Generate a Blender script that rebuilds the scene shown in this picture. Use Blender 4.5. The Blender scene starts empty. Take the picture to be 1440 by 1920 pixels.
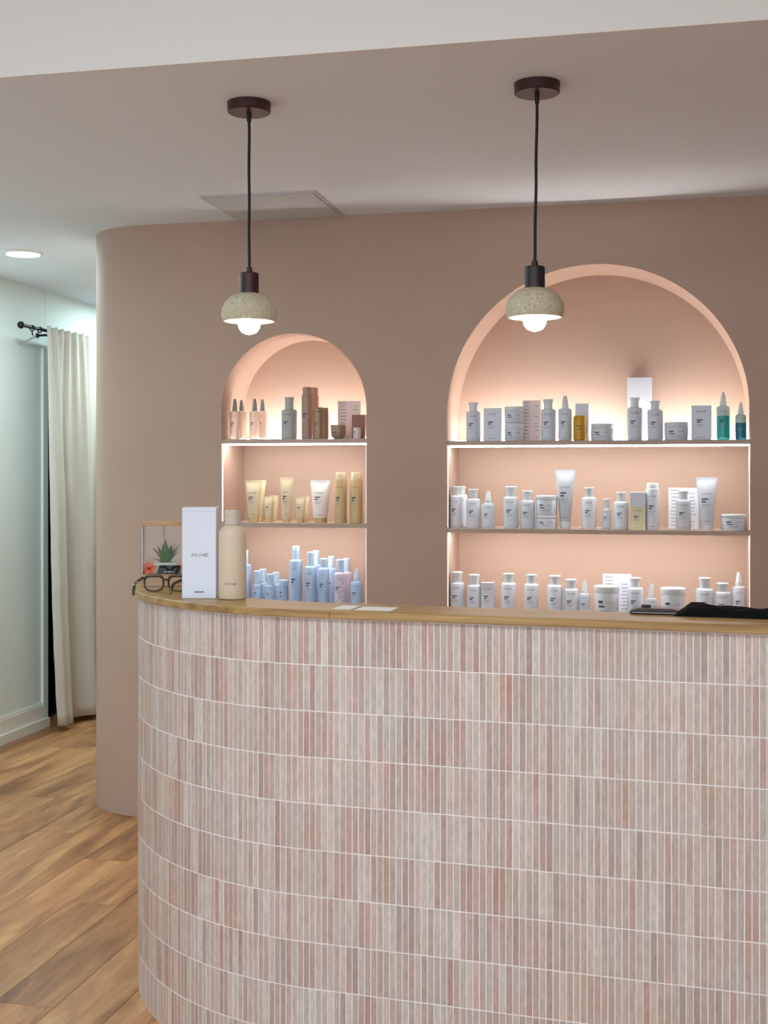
import bpy, bmesh, math, random
from mathutils import Vector
R = math.radians
random.seed(7)
scene = bpy.context.scene
COL = scene.collection

# ------------------------------------------------------------------ camera
F, CX, HORIZON, EYE = 2350.0, 720.0, 888.0, 1.51        # focal length in pixels of a 1440x1920 frame
cam_data = bpy.data.cameras.new('camera')
cam_data.sensor_fit = 'VERTICAL'
cam_data.sensor_height = 36.0
cam_data.lens = F / 1920.0 * 36.0
cam_data.shift_y = -(960.0 - HORIZON) / 1920.0
cam_data.clip_start = 0.05
cam = bpy.data.objects.new('camera', cam_data)
COL.objects.link(cam)
cam.location = (0, 0, EYE)
cam.rotation_euler = (R(90), 0, 0)
scene.camera = cam

# ------------------------------------------------------------------ world, lights, exposure
WORLD_STRENGTH = 1.55       # daylight from the open shop front behind the camera
FILL_W = 27.0              # unseen fill lamps added under the front room's ceiling
LED_UNDER = 52.0             # strips under the shelves
SIDE_GLOW = 0.6              # weak glow added down the bay sides for their bright edges
LED_UP = 76.0                # strip along the back of each top shelf
DOWNLIGHT = 290.0
BULB = 30.0
world = bpy.data.worlds.new('world')
scene.world = world
world.use_nodes = True
bg = world.node_tree.nodes['Background']
bg.inputs[0].default_value = (0.84, 0.96, 1.10, 1)
bg.inputs[1].default_value = WORLD_STRENGTH

def area_light(name, loc, size, watts, color=(0.90, 0.99, 1.04)):
    l = bpy.data.lights.new(name, 'AREA')
    l.shape = 'RECTANGLE'
    l.size, l.size_y = size
    l.energy = watts
    l.color = color
    o = bpy.data.objects.new(name, l)
    COL.objects.link(o)
    o.location = loc
    return o

area_light('front_fill_light', (-0.9, 1.0, 2.96), (1.2, 0.6), FILL_W)
area_light('front_fill_light', (1.3, 0.5, 2.96), (1.2, 0.6), FILL_W)
area_light('front_fill_light', (0.2, -1.6, 2.96), (1.2, 0.6), FILL_W)

vs = scene.view_settings
scene.display_settings.display_device = 'sRGB'
vs.view_transform = 'Standard'
vs.look = 'None'
vs.exposure = 0.05
vs.gamma = 1.0
vs.use_curve_mapping = False
scene.cycles.use_denoising = True
scene.cycles.max_bounces = 8
scene.cycles.diffuse_bounces = 5

# ------------------------------------------------------------------ materials
def lin(c):
    return tuple(((v / 255) / 12.92 if v / 255 <= 0.04045 else ((v / 255 + 0.055) / 1.055) ** 2.4) for v in c) + (1.0,)

MATS = {}
def mat(name, rgb, rough=0.5, metal=0.0, trans=0.0, alpha=1.0, emit=0.0, spec=0.5, noise=None, bump=None, ior=1.45):
    """Plain procedural material; noise=(scale, amount) varies the colour, bump=(scale, strength) adds fine relief."""
    m = bpy.data.materials.new(name)
    m.use_nodes = True
    nt = m.node_tree
    b = nt.nodes['Principled BSDF']
    c = lin(rgb)
    b.inputs['Base Color'].default_value = c
    b.inputs['Roughness'].default_value = rough
    b.inputs['Metallic'].default_value = metal
    b.inputs['Transmission Weight'].default_value = trans
    b.inputs['Specular IOR Level'].default_value = spec
    b.inputs['IOR'].default_value = ior
    b.inputs['Alpha'].default_value = alpha
    if emit:
        b.inputs['Emission Color'].default_value = c
        b.inputs['Emission Strength'].default_value = emit
    geo = None
    if noise or bump:
        geo = nt.nodes.new('ShaderNodeNewGeometry')
    if noise:
        n = nt.nodes.new('ShaderNodeTexNoise')
        n.inputs['Scale'].default_value = noise[0]
        n.inputs['Detail'].default_value = 5
        nt.links.new(geo.outputs['Position'], n.inputs['Vector'])
        r = nt.nodes.new('ShaderNodeMapRange')
        r.inputs['From Min'].default_value = 0.3
        r.inputs['From Max'].default_value = 0.7
        r.inputs['To Min'].default_value = 1 - noise[1]
        r.inputs['To Max'].default_value = 1 + noise[1]
        nt.links.new(n.outputs['Fac'], r.inputs['Value'])
        h = nt.nodes.new('ShaderNodeHueSaturation')
        h.inputs['Color'].default_value = c
        nt.links.new(r.outputs['Result'], h.inputs['Value'])
        nt.links.new(h.outputs['Color'], b.inputs['Base Color'])
    if bump:
        n2 = nt.nodes.new('ShaderNodeTexNoise')
        n2.inputs['Scale'].default_value = bump[0]
        n2.inputs['Detail'].default_value = 3
        nt.links.new(geo.outputs['Position'], n2.inputs['Vector'])
        bp = nt.nodes.new('ShaderNodeBump')
        bp.inputs['Strength'].default_value = bump[1]
        bp.inputs['Distance'].default_value = 0.002
        nt.links.new(n2.outputs['Fac'], bp.inputs['Height'])
        nt.links.new(bp.outputs['Normal'], b.inputs['Normal'])
    MATS[name] = m
    return m

mat('pink_plaster', (186, 161, 145), 0.75, noise=(2.2, 0.035), bump=(60, 0.12), spec=0.25)
mat('ceiling_paint', (231, 237, 245), 0.8, spec=0.2)
mat('bulkhead_paint', (236, 235, 229), 0.8, spec=0.2)
mat('white_wall', (222, 233, 232), 0.7, spec=0.3, noise=(1.5, 0.015))
mat('white_trim', (230, 230, 222), 0.45)
mat('dark_room', (30, 28, 26), 0.9)  # near-black walls: the gloom of the unlit room is put into the colour
mat('panel_paint', (200, 202, 206), 0.7)
mat('shelf_paint', (188, 166, 150), 0.6, spec=0.3)
mat('led', (252, 251, 250), 0.5, emit=LED_UNDER)
mat('led_up', (252, 250, 248), 0.5, emit=LED_UP)
mat('side_glow', (252, 246, 242), 0.5, emit=SIDE_GLOW)
mat('downlight_lens', (226, 252, 255), 0.5, emit=DOWNLIGHT)
mat('bulb_glow', (255, 250, 242), 0.5, emit=BULB)
mat('grout', (244, 240, 236), 0.85, spec=0.2, noise=(40, 0.03))
mat('dark_walnut', (58, 26, 24), 0.4, noise=(30, 0.2))
mat('dark_metal', (38, 30, 32), 0.4)
mat('black_cord', (16, 13, 13), 0.6)
mat('black_metal', (20, 24, 27), 0.45, metal=0.3)
mat('curtain_linen', (206, 203, 194), 0.9, spec=0.1, bump=(400, 0.25), noise=(5, 0.02))
mat('white_plastic', (212, 218, 227), 0.38)
mat('white_cap', (218, 226, 230), 0.32)
mat('white_card', (222, 228, 238), 0.55)
mat('pink_card', (238, 220, 214), 0.6)
mat('cream_card', (226, 222, 186), 0.55)
mat('grey_plastic', (176, 180, 176), 0.4)
mat('silver_plastic', (196, 202, 208), 0.35)
mat('mist_plastic', (252, 238, 230), 0.25, trans=0.65)
mat('nozzle_grey', (150, 152, 148), 0.35)
mat('rose_brown', (176, 140, 124), 0.4)
mat('bronze_plastic', (166, 138, 112), 0.35, metal=0.2)
mat('brown_card', (150, 112, 98), 0.5)
mat('gold_plastic', (200, 174, 128), 0.32, metal=0.15)
mat('gold_cream', (214, 198, 164), 0.35)
mat('pearl_tube', (240, 228, 220), 0.3)
mat('lavender_plastic', (160, 184, 214), 0.33)
mat('lavender_cap', (186, 210, 234), 0.33)
mat('lilac_print', (196, 184, 198), 0.4, noise=(70, 0.14))
mat('amber_oil', (226, 178, 20), 0.12, trans=0.45)
mat('teal_liquid', (44, 172, 170), 0.2, trans=0.25)
mat('pale_teal', (190, 216, 216), 0.2, trans=0.35)
mat('blue_liquid', (26, 122, 150), 0.2, trans=0.25)
mat('print_dark', (78, 82, 92), 0.6)
mat('print_soft', (150, 154, 164), 0.6)
mat('print_light', (205, 205, 205), 0.5)
mat('sand_plastic', (222, 205, 178), 0.42)
mat('sand_cap', (206, 196, 178), 0.4)
mat('box_board', (228, 235, 246), 0.5)
mat('frame_acetate', (62, 52, 30), 0.25, noise=(90, 0.5))
mat('pot_ceramic', (232, 232, 224), 0.35)
mat('leaf_green', (80, 124, 20), 0.45, noise=(60, 0.35))
mat('soil', (50, 40, 30), 0.95)
mat('coral_petal', (250, 116, 76), 0.5, noise=(80, 0.12))
mat('pink_petal', (244, 178, 168), 0.5)
mat('flower_heart', (196, 58, 24), 0.6)
mat('black_card', (22, 24, 28), 0.4)
mat('black_cloth', (9, 9, 11), 0.85, spec=0.2, bump=(300, 0.3))
mat('charcoal_plastic', (52, 48, 50), 0.4)
mat('paper', (240, 236, 230), 0.6)

def glass_mat():
    m = bpy.data.materials.new('clear_acrylic')
    m.use_nodes = True
    nt = m.node_tree
    nt.nodes.remove(nt.nodes['Principled BSDF'])
    out = nt.nodes['Material Output']
    t = nt.nodes.new('ShaderNodeBsdfTransparent')
    t.inputs[0].default_value = (0.97, 0.965, 0.95, 1)
    g = nt.nodes.new('ShaderNodeBsdfGlossy')
    g.inputs['Roughness'].default_value = 0.04
    fr = nt.nodes.new('ShaderNodeFresnel')
    fr.inputs[0].default_value = 1.35
    mx = nt.nodes.new('ShaderNodeMixShader')
    nt.links.new(fr.outputs[0], mx.inputs[0])
    nt.links.new(t.outputs[0], mx.inputs[1])
    nt.links.new(g.outputs[0], mx.inputs[2])
    nt.links.new(mx.outputs[0], out.inputs[0])
    MATS['clear_acrylic'] = m
glass_mat()
mat('acrylic_edge', (214, 204, 196), 0.2)

def wood_mat(name, dark, mid, light, angle, grain=(1.2, 14.0), rough=0.45, tint_attr=False, detail_bump=0.1):
    """Wood with the grain along a world direction (angle about Z), colours from a stretched noise."""
    m = bpy.data.materials.new(name)
    m.use_nodes = True
    nt = m.node_tree
    b = nt.nodes['Principled BSDF']
    geo = nt.nodes.new('ShaderNodeNewGeometry')
    mp = nt.nodes.new('ShaderNodeMapping')
    mp.vector_type = 'TEXTURE'
    mp.inputs['Rotation'].default_value = (0, 0, angle)
    nt.links.new(geo.outputs['Position'], mp.inputs['Vector'])
    src = mp.outputs['Vector']
    if tint_attr:
        oi = nt.nodes.new('ShaderNodeObjectInfo')
        mul = nt.nodes.new('ShaderNodeVectorMath'); mul.operation = 'SCALE'
        mul.inputs[0].default_value = (13.0, 7.0, 3.0)
        nt.links.new(oi.outputs['Random'], mul.inputs['Scale'])
        add = nt.nodes.new('ShaderNodeVectorMath'); add.operation = 'ADD'
        nt.links.new(src, add.inputs[0]); nt.links.new(mul.outputs[0], add.inputs[1])
        src = add.outputs[0]
    sc = nt.nodes.new('ShaderNodeVectorMath'); sc.operation = 'MULTIPLY'
    sc.inputs[1].default_value = (grain[0], grain[1], grain[1])
    nt.links.new(src, sc.inputs[0])
    n = nt.nodes.new('ShaderNodeTexNoise')
    n.inputs['Scale'].default_value = 1.0
    n.inputs['Detail'].default_value = 7
    n.inputs['Roughness'].default_value = 0.62
    n.inputs['Distortion'].default_value = 0.7
    nt.links.new(sc.outputs[0], n.inputs['Vector'])
    rp = nt.nodes.new('ShaderNodeValToRGB')
    e = rp.color_ramp.elements
    e[0].position = 0.30; e[0].color = lin(dark)
    e[1].position = 0.72; e[1].color = lin(light)
    k = rp.color_ramp.elements.new(0.5); k.color = lin(mid)
    nt.links.new(n.outputs['Fac'], rp.inputs['Fac'])
    last = rp.outputs['Color']
    sc2 = nt.nodes.new('ShaderNodeVectorMath'); sc2.operation = 'MULTIPLY'
    sc2.inputs[1].default_value = (grain[0] * 5, grain[1] * 6, grain[1] * 6)
    nt.links.new(src, sc2.inputs[0])
    n3 = nt.nodes.new('ShaderNodeTexNoise'); n3.inputs['Scale'].default_value = 1.0; n3.inputs['Detail'].default_value = 4
    nt.links.new(sc2.outputs[0], n3.inputs['Vector'])
    mr3 = nt.nodes.new('ShaderNodeMapRange')
    mr3.inputs['From Min'].default_value = 0.3; mr3.inputs['From Max'].default_value = 0.7
    mr3.inputs['To Min'].default_value = 0.86; mr3.inputs['To Max'].default_value = 1.10
    nt.links.new(n3.outputs['Fac'], mr3.inputs['Value'])
    h3 = nt.nodes.new('ShaderNodeHueSaturation')
    nt.links.new(mr3.outputs[0], h3.inputs['Value']); nt.links.new(last, h3.inputs['Color'])
    last = h3.outputs['Color']
    if tint_attr:
        mr = nt.nodes.new('ShaderNodeMapRange')
        mr.inputs['To Min'].default_value = 0.84; mr.inputs['To Max'].default_value = 1.14
        nt.links.new(oi.outputs['Random'], mr.inputs['Value'])
        h = nt.nodes.new('ShaderNodeHueSaturation')
        nt.links.new(mr.outputs[0], h.inputs['Value'])
        nt.links.new(last, h.inputs['Color'])
        last = h.outputs['Color']
    nt.links.new(last, b.inputs['Base Color'])
    b.inputs['Roughness'].default_value = rough
    bp = nt.nodes.new('ShaderNodeBump')
    bp.inputs['Strength'].default_value = detail_bump
    bp.inputs['Distance'].default_value = 0.002
    nt.links.new(n.outputs['Fac'], bp.inputs['Height'])
    nt.links.new(bp.outputs['Normal'], b.inputs['Normal'])
    MATS[name] = m

wood_mat('floor_oak', (116, 74, 44), (172, 120, 76), (206, 158, 106), R(90 - 13), (1.5, 9.0), 0.42, True)
wood_mat('counter_oak', (136, 102, 54), (170, 134, 80), (194, 160, 104), R(-17), (1.6, 40.0), 0.4)
wood_mat('case_oak', (150, 112, 72), (186, 148, 102), (206, 172, 126), R(12), (4.0, 60.0), 0.45)

def tile_mat():
    m = bpy.data.materials.new('glazed_tile')
    m.use_nodes = True
    nt = m.node_tree
    b = nt.nodes['Principled BSDF']
    at = nt.nodes.new('ShaderNodeAttribute'); at.attribute_name = 'tint'
    geo = nt.nodes.new('ShaderNodeNewGeometry')
    n = nt.nodes.new('ShaderNodeTexNoise')
    n.inputs['Scale'].default_value = 1.0; n.inputs['Detail'].default_value = 5
    n.inputs['Roughness'].default_value = 0.65
    st = nt.nodes.new('ShaderNodeVectorMath'); st.operation = 'MULTIPLY'
    st.inputs[1].default_value = (110, 110, 36)
    nt.links.new(geo.outputs['Position'], st.inputs[0])
    nt.links.new(st.outputs[0], n.inputs['Vector'])
    mr = nt.nodes.new('ShaderNodeMapRange')
    mr.inputs['From Min'].default_value = 0.28; mr.inputs['From Max'].default_value = 0.72
    mr.inputs['To Min'].default_value = 0.78; mr.inputs['To Max'].default_value = 1.14
    nt.links.new(n.outputs['Fac'], mr.inputs['Value'])
    n2 = nt.nodes.new('ShaderNodeTexNoise')
    n2.inputs['Scale'].default_value = 6; n2.inputs['Detail'].default_value = 3
    nt.links.new(geo.outputs['Position'], n2.inputs['Vector'])
    mr2 = nt.nodes.new('ShaderNodeMapRange')
    mr2.inputs['From Min'].default_value = 0.3; mr2.inputs['From Max'].default_value = 0.7
    mr2.inputs['To Min'].default_value = 0.75; mr2.inputs['To Max'].default_value = 1.2
    nt.links.new(n2.outputs['Fac'], mr2.inputs['Value'])
    h = nt.nodes.new('ShaderNodeHueSaturation')
    nt.links.new(at.outputs['Color'], h.inputs['Color'])
    nt.links.new(mr.outputs[0], h.inputs['Value'])
    nt.links.new(mr2.outputs[0], h.inputs['Saturation'])
    nt.links.new(h.outputs['Color'], b.inputs['Base Color'])
    b.inputs['Roughness'].default_value = 0.42
    MATS['glazed_tile'] = m
tile_mat()

def concrete_mat():
    m = bpy.data.materials.new('speckled_stone')
    m.use_nodes = True
    nt = m.node_tree
    b = nt.nodes['Principled BSDF']
    geo = nt.nodes.new('ShaderNodeNewGeometry')
    v = nt.nodes.new('ShaderNodeTexNoise')
    v.inputs['Scale'].default_value = 130; v.inputs['Detail'].default_value = 2
    nt.links.new(geo.outputs['Position'], v.inputs['Vector'])
    rp = nt.nodes.new('ShaderNodeValToRGB')
    e = rp.color_ramp.elements
    e[0].position = 0.30; e[0].color = lin((158, 148, 124))
    e[1].position = 0.70; e[1].color = lin((224, 214, 188))
    for p, c in ((0.38, (194, 185, 158)), (0.62, (202, 193, 166))):
        k = e.new(p); k.color = lin(c)
    nt.links.new(v.outputs['Fac'], rp.inputs['Fac'])
    nt.links.new(rp.outputs['Color'], b.inputs['Base Color'])
    b.inputs['Roughness'].default_value = 0.8
    bp = nt.nodes.new('ShaderNodeBump'); bp.inputs['Strength'].default_value = 0.3; bp.inputs['Distance'].default_value = 0.001
    nt.links.new(v.outputs['Fac'], bp.inputs['Height'])
    nt.links.new(bp.outputs['Normal'], b.inputs['Normal'])
    MATS['speckled_stone'] = m
concrete_mat()

# ------------------------------------------------------------------ mesh helpers
class MB:
    def __init__(self):
        self.v, self.f = [], []
    def add(self, vs, fs):
        o = len(self.v)
        self.v += [tuple(p) for p in vs]
        self.f += [tuple(i + o for i in f) for f in fs]
        return self
    def box(self, lo, hi, ch=0.0):
        """Box from lo to hi with chamfered vertical and top edges when ch > 0."""
        (x0, y0, z0), (x1, y1, z1) = lo, hi
        if ch <= 0:
            return self.add([(x0, y0, z0), (x1, y0, z0), (x1, y1, z0), (x0, y1, z0), (x0, y0, z1), (x1, y0, z1), (x1, y1, z1), (x0, y1, z1)],
                            [(3, 2, 1, 0), (4, 5, 6, 7), (0, 1, 5, 4), (1, 2, 6, 5), (2, 3, 7, 6), (3, 0, 4, 7)])
        def ring(i, z):
            return [(x0 + ch + i, y0 + i, z), (x1 - ch - i, y0 + i, z), (x1 - i, y0 + ch + i, z), (x1 - i, y1 - ch - i, z),
                    (x1 - ch - i, y1 - i, z), (x0 + ch + i, y1 - i, z), (x0 + i, y1 - ch - i, z), (x0 + i, y0 + ch + i, z)]
        k = ch * 0.6
        return self.loft([ring(k, z0), ring(0, z0 + k), ring(0, z1 - k), ring(k, z1)])
    def loft(self, rings, caps=(True, True)):
        n = len(rings[0]); vs = [p for r in rings for p in r]; fs = []
        for i in range(len(rings) - 1):
            for j in range(n):
                a, b = i * n + j, i * n + (j + 1) % n
                fs.append((a, b, b + n, a + n))
        if caps[0]: fs.append(tuple(range(n - 1, -1, -1)))
        if caps[1]: fs.append(tuple(range((len(rings) - 1) * n, len(rings) * n)))
        return self.add(vs, fs)
    def lathe(self, prof, seg=24, c=(0, 0), caps=(True, True), sq=(1, 1)):
        rings = [[(c[0] + r * sq[0] * math.cos(2 * math.pi * k / seg), c[1] + r * sq[1] * math.sin(2 * math.pi * k / seg), z) for k in range(seg)] for r, z in prof]
        return self.loft(rings, caps)
    def tube(self, pts, r, seg=8, closed=False):
        pts = [Vector(p) for p in pts]; n = len(pts); rings = []
        rr = r if isinstance(r, (list, tuple)) else [r] * n
        prev = None
        for i in range(n):
            if closed: d = pts[(i + 1) % n] - pts[i - 1]
            else: d = pts[min(i + 1, n - 1)] - pts[max(i - 1, 0)]
            d.normalize()
            a = prev if prev is not None else (Vector((0, 0, 1)) if abs(d.z) < 0.9 else Vector((1, 0, 0)))
            s = d.cross(a); s.normalize(); t = s.cross(d); t.normalize(); prev = t
            rings.append([pts[i] + (s * math.cos(2 * math.pi * k / seg) + t * math.sin(2 * math.pi * k / seg)) * rr[i] for k in range(seg)])
        if closed:
            rings.append(rings[0])
            return self.loft(rings, (False, False))
        return self.loft(rings)
    def prism(self, poly, z0, z1):
        n = len(poly)
        return self.loft([[(x, y, z0) for x, y in poly], [(x, y, z1) for x, y in poly]])
    def build(self, name, material, parent=None, smooth=True, angle=35, loc=None, rotz=None):
        me = bpy.data.meshes.new(name)
        me.from_pydata(self.v, [], self.f)
        me.validate()
        bm = bmesh.new(); bm.from_mesh(me)
        bmesh.ops.recalc_face_normals(bm, faces=bm.faces)
        bm.to_mesh(me); bm.free()
        if smooth:
            me.polygons.foreach_set('use_smooth', [True] * len(me.polygons))
            me.set_sharp_from_angle(angle=R(angle))
        me.materials.append(MATS[material] if isinstance(material, str) else material)
        return link(name, me, parent, loc, rotz)

def link(name, data, parent=None, loc=None, rotz=None):
    o = bpy.data.objects.new(name, data)
    COL.objects.link(o)
    if parent: o.parent = parent
    if loc: o.location = loc
    if rotz: o.rotation_euler.z = rotz
    return o

def tag(o, label=None, cat=None, group=None, kind=None):
    if label: o['label'] = label
    if cat: o['category'] = cat
    if group: o['group'] = group
    if kind: o['kind'] = kind
    return o

def thing(name, label, cat, loc, rotz=0.0, group=None):
    o = link(name, None)
    o.empty_display_size = 0.05
    o.location = loc
    o.rotation_euler = (0, 0, rotz)
    return tag(o, label, cat, group)

# ------------------------------------------------------------------ the plan: wall frame (u along the back wall, n into it)
TH = R(13.0)
W0 = Vector((-1.1016, 5.52, 0))
U = Vector((math.cos(TH), -math.sin(TH), 0))
N = Vector((math.sin(TH), math.cos(TH), 0))
ROT = -TH
CEIL = 2.603
UPPER = 3.0
def wp(u, t, z=0.0):
    p = W0 + U * u + N * t
    return Vector((p.x, p.y, z))
def wp2(u, t):
    p = wp(u, t); return (p.x, p.y)

# ------------------------------------------------------------------ floor with planks
fl = MB()
fl.prism([wp2(-2.2, -9), wp2(5.2, -9), wp2(5.2, 3.6), wp2(-2.2, 3.6)], -0.12, -0.012)
floor = fl.build('floor', 'floor_oak', smooth=False)
tag(floor, kind='structure')
PW, PL = 0.182, 1.28
plank_mesh = None
rng = random.Random(3)
row, b = 0, -1.94
while b < 3.6:
    a = -6.4 - rng.random() * PL
    while a < 3.3:
        if plank_mesh is None:
            m = MB()
            c = 0.0012
            m.loft([[(-PW / 2 + 0.0006, -PL / 2 + 0.0006, -0.012), (PW / 2 - 0.0006, -PL / 2 + 0.0006, -0.012), (PW / 2 - 0.0006, PL / 2 - 0.0006, -0.012), (-PW / 2 + 0.0006, PL / 2 - 0.0006, -0.012)],
                    [(-PW / 2 + 0.0006, -PL / 2 + 0.0006, -c), (PW / 2 - 0.0006, -PL / 2 + 0.0006, -c), (PW / 2 - 0.0006, PL / 2 - 0.0006, -c), (-PW / 2 + 0.0006, PL / 2 - 0.0006, -c)],
                    [(-PW / 2 + c, -PL / 2 + c, 0), (PW / 2 - c, -PL / 2 + c, 0), (PW / 2 - c, PL / 2 - c, 0), (-PW / 2 + c, PL / 2 - c, 0)]])
            o = m.build('plank', 'floor_oak', floor, smooth=False)
            plank_mesh = o.data
        else:
            o = link('plank', plank_mesh, floor)
        o.location = wp(b + PW / 2, a + PL / 2, 0)
        o.rotation_euler.z = ROT
        a += PL
    b += PW
    row += 1

# ------------------------------------------------------------------ back wall with two arched niches and a rounded end
ARC_R, ARC_U, WALL_END = 0.335, 0.03, 3.35
NICHE_DEPTH = 0.30
NICHES = [  # u0, u1, spring z, bottom z
    dict(u0=0.4074, u1=1.0544, spring=1.786, bottom=0.938),
    dict(u0=1.3988, u1=2.6100, spring=1.752, bottom=0.921),
]
def arch_pts(nc, seg=40):
    r = (nc['u1'] - nc['u0']) / 2; uc = (nc['u0'] + nc['u1']) / 2
    pts = [(nc['u0'], nc['bottom']), (nc['u1'], nc['bottom'])]
    pts += [(uc + r * math.cos(math.pi * k / seg), nc['spring'] + r * math.sin(math.pi * k / seg)) for k in range(seg + 1)]
    return pts

bm = bmesh.new()
def loop(pts, t):
    vs_ = [bm.verts.new(wp(u, t, z)) for u, z in pts]
    es = [bm.edges.new((vs_[i], vs_[(i + 1) % len(vs_)])) for i in range(len(vs_))]
    return vs_, es
outer, oe = loop([(ARC_U, 0), (WALL_END, 0), (WALL_END, CEIL), (ARC_U, CEIL)], 0)
edges = list(oe)
fronts = []
for nc in NICHES:
    v_, e_ = loop(arch_pts(nc), 0)
    fronts.append(v_); edges += e_
bmesh.ops.triangle_fill(bm, edges=edges, use_beauty=True, use_dissolve=False)
for nc, fv in zip(NICHES, fronts):
    bv = [bm.verts.new(wp(u, NICHE_DEPTH, z)) for u, z in arch_pts(nc)]
    for i in range(len(fv)):
        j = (i + 1) % len(fv)
        bm.faces.new((fv[i], fv[j], bv[j], bv[i]))
    bm.faces.new(bv)
# rounded left end and the return along the corridor
prev = (outer[0], outer[3])
for k in range(1, 25):
    a = math.pi / 2 * k / 24
    u, t = ARC_U - ARC_R * math.sin(a), ARC_R - ARC_R * math.cos(a)
    lo, hi = bm.verts.new(wp(u, t, 0)), bm.verts.new(wp(u, t, CEIL))
    bm.faces.new((prev[0], prev[1], hi, lo)); prev = (lo, hi)
lo, hi = bm.verts.new(wp(ARC_U - ARC_R, 3.2, 0)), bm.verts.new(wp(ARC_U - ARC_R, 3.2, CEIL))
bm.faces.new((prev[0], prev[1], hi, lo)); prev = (lo, hi)
for u, t in ((WALL_END, 3.2), (WALL_END, 0)):
    if t == 0:
        bm.faces.new((prev[0], prev[1], outer[2], outer[1]))
    else:
        lo, hi = bm.verts.new(wp(u, t, 0)), bm.verts.new(wp(u, t, CEIL))
        bm.faces.new((prev[0], prev[1], hi, lo)); prev = (lo, hi)
bmesh.ops.recalc_face_normals(bm, faces=bm.faces)
me = bpy.data.meshes.new('wall_back'); bm.to_mesh(me); bm.free()
me.polygons.foreach_set('use_smooth', [True] * len(me.polygons))
me.set_sharp_from_angle(angle=R(30))
me.materials.append(MATS['pink_plaster'])
tag(link('wall_back', me), kind='structure')

# ------------------------------------------------------------------ ceilings, bulkhead, other walls
B0, B1 = Vector((-1.063, 3.471)), Vector((0.928, 3.029))
bd = (B1 - B0).normalized()
L, Rr = B0 - bd * 1.9, B1 + bd * 3.2
m = MB()
far = [wp2(5.0, 3.5), wp2(-2.1, 3.5)]
m.prism([tuple(L), tuple(Rr), far[0], far[1]], CEIL, UPPER + 0.1)
tag(m.build('ceiling', 'ceiling_paint', smooth=False), kind='structure')
nb = Vector((bd.y, -bd.x))            # towards the camera
m = MB()
m.prism([tuple(L + nb * 0.012), tuple(Rr + nb * 0.012), tuple(Rr + nb * 0.0005), tuple(L + nb * 0.0005)], CEIL, UPPER)
tag(m.build('trim_1', 'bulkhead_paint', smooth=False), kind='structure')
m = MB()
m.prism([tuple(L + nb * 0.0005), tuple(Rr + nb * 0.0005), (4.2, -3.6), (-4.2, -3.6)], UPPER, UPPER + 0.1)
tag(m.build('ceiling_front', 'ceiling_paint', smooth=False), kind='structure')

LB = -1.345          # the corridor's left wall stands at this u
DOOR0, DOOR1, DOORH = 1.75, 2.95, 2.20
m = MB()
def slab(m, u0, u1, t0, t1, z0, z1):
    m.prism([wp2(u0, t0), wp2(u1, t0), wp2(u1, t1), wp2(u0, t1)], z0, z1)
slab(m, LB - 0.12, LB, -4.5, 1.715, 0, CEIL)
slab(m, LB - 0.12, LB, 1.719, DOOR0, 0, CEIL)
slab(m, LB - 0.12, LB, DOOR0, DOOR1, DOORH, CEIL)
slab(m, LB - 0.12, LB, DOOR1, 3.5, 0, CEIL)
slab(m, LB - 0.12, LB - 0.004, 1.713, 1.721, 0, CEIL)
slab(m, LB - 0.12, LB, -4.5, -2.0, CEIL, UPPER)
tag(m.build('wall_left', 'white_wall', smooth=False), kind='structure')
m = MB()
slab(m, LB - 0.12, ARC_U - ARC_R, 3.2, 3.3, 0, CEIL)
tag(m.build('wall_corridor_end', 'white_wall', smooth=False), kind='structure')
m = MB()
slab(m, WALL_END, WALL_END + 0.1, -4.0, 0.3, 0, UPPER)
tag(m.build('wall_right', 'pink_plaster', smooth=False), kind='structure')
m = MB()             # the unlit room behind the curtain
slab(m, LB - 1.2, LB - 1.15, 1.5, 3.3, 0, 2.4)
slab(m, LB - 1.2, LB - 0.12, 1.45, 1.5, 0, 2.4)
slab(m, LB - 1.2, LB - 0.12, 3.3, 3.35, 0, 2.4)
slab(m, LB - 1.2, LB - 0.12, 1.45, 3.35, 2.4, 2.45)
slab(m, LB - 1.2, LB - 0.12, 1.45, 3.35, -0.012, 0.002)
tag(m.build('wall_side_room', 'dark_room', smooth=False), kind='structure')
m = MB()             # stepped skirting
slab(m, LB + 0.0005, LB + 0.030, -4.0, DOOR0 - 0.03, 0.0005, 0.055)
tag(m.build('baseboard_left', 'white_trim', smooth=False), kind='structure')
m = MB()
slab(m, LB + 0.0005, LB + 0.016, -4.0, DOOR0 - 0.09, 0.056, 0.135)
slab(m, LB + 0.0005, LB + 0.010, -4.0, DOOR0 - 0.09, 0.136, 0.150)
tag(m.build('trim_2', 'white_trim', smooth=False), kind='structure')
m = MB()             # casing of the curtained opening
slab(m, LB + 0.0005, LB + 0.016, DOOR0 - 0.085, DOOR0 - 0.028, 0.0562, DOORH + 0.06)
tag(m.build('trim_3', 'white_trim', smooth=False), kind='structure')

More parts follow.
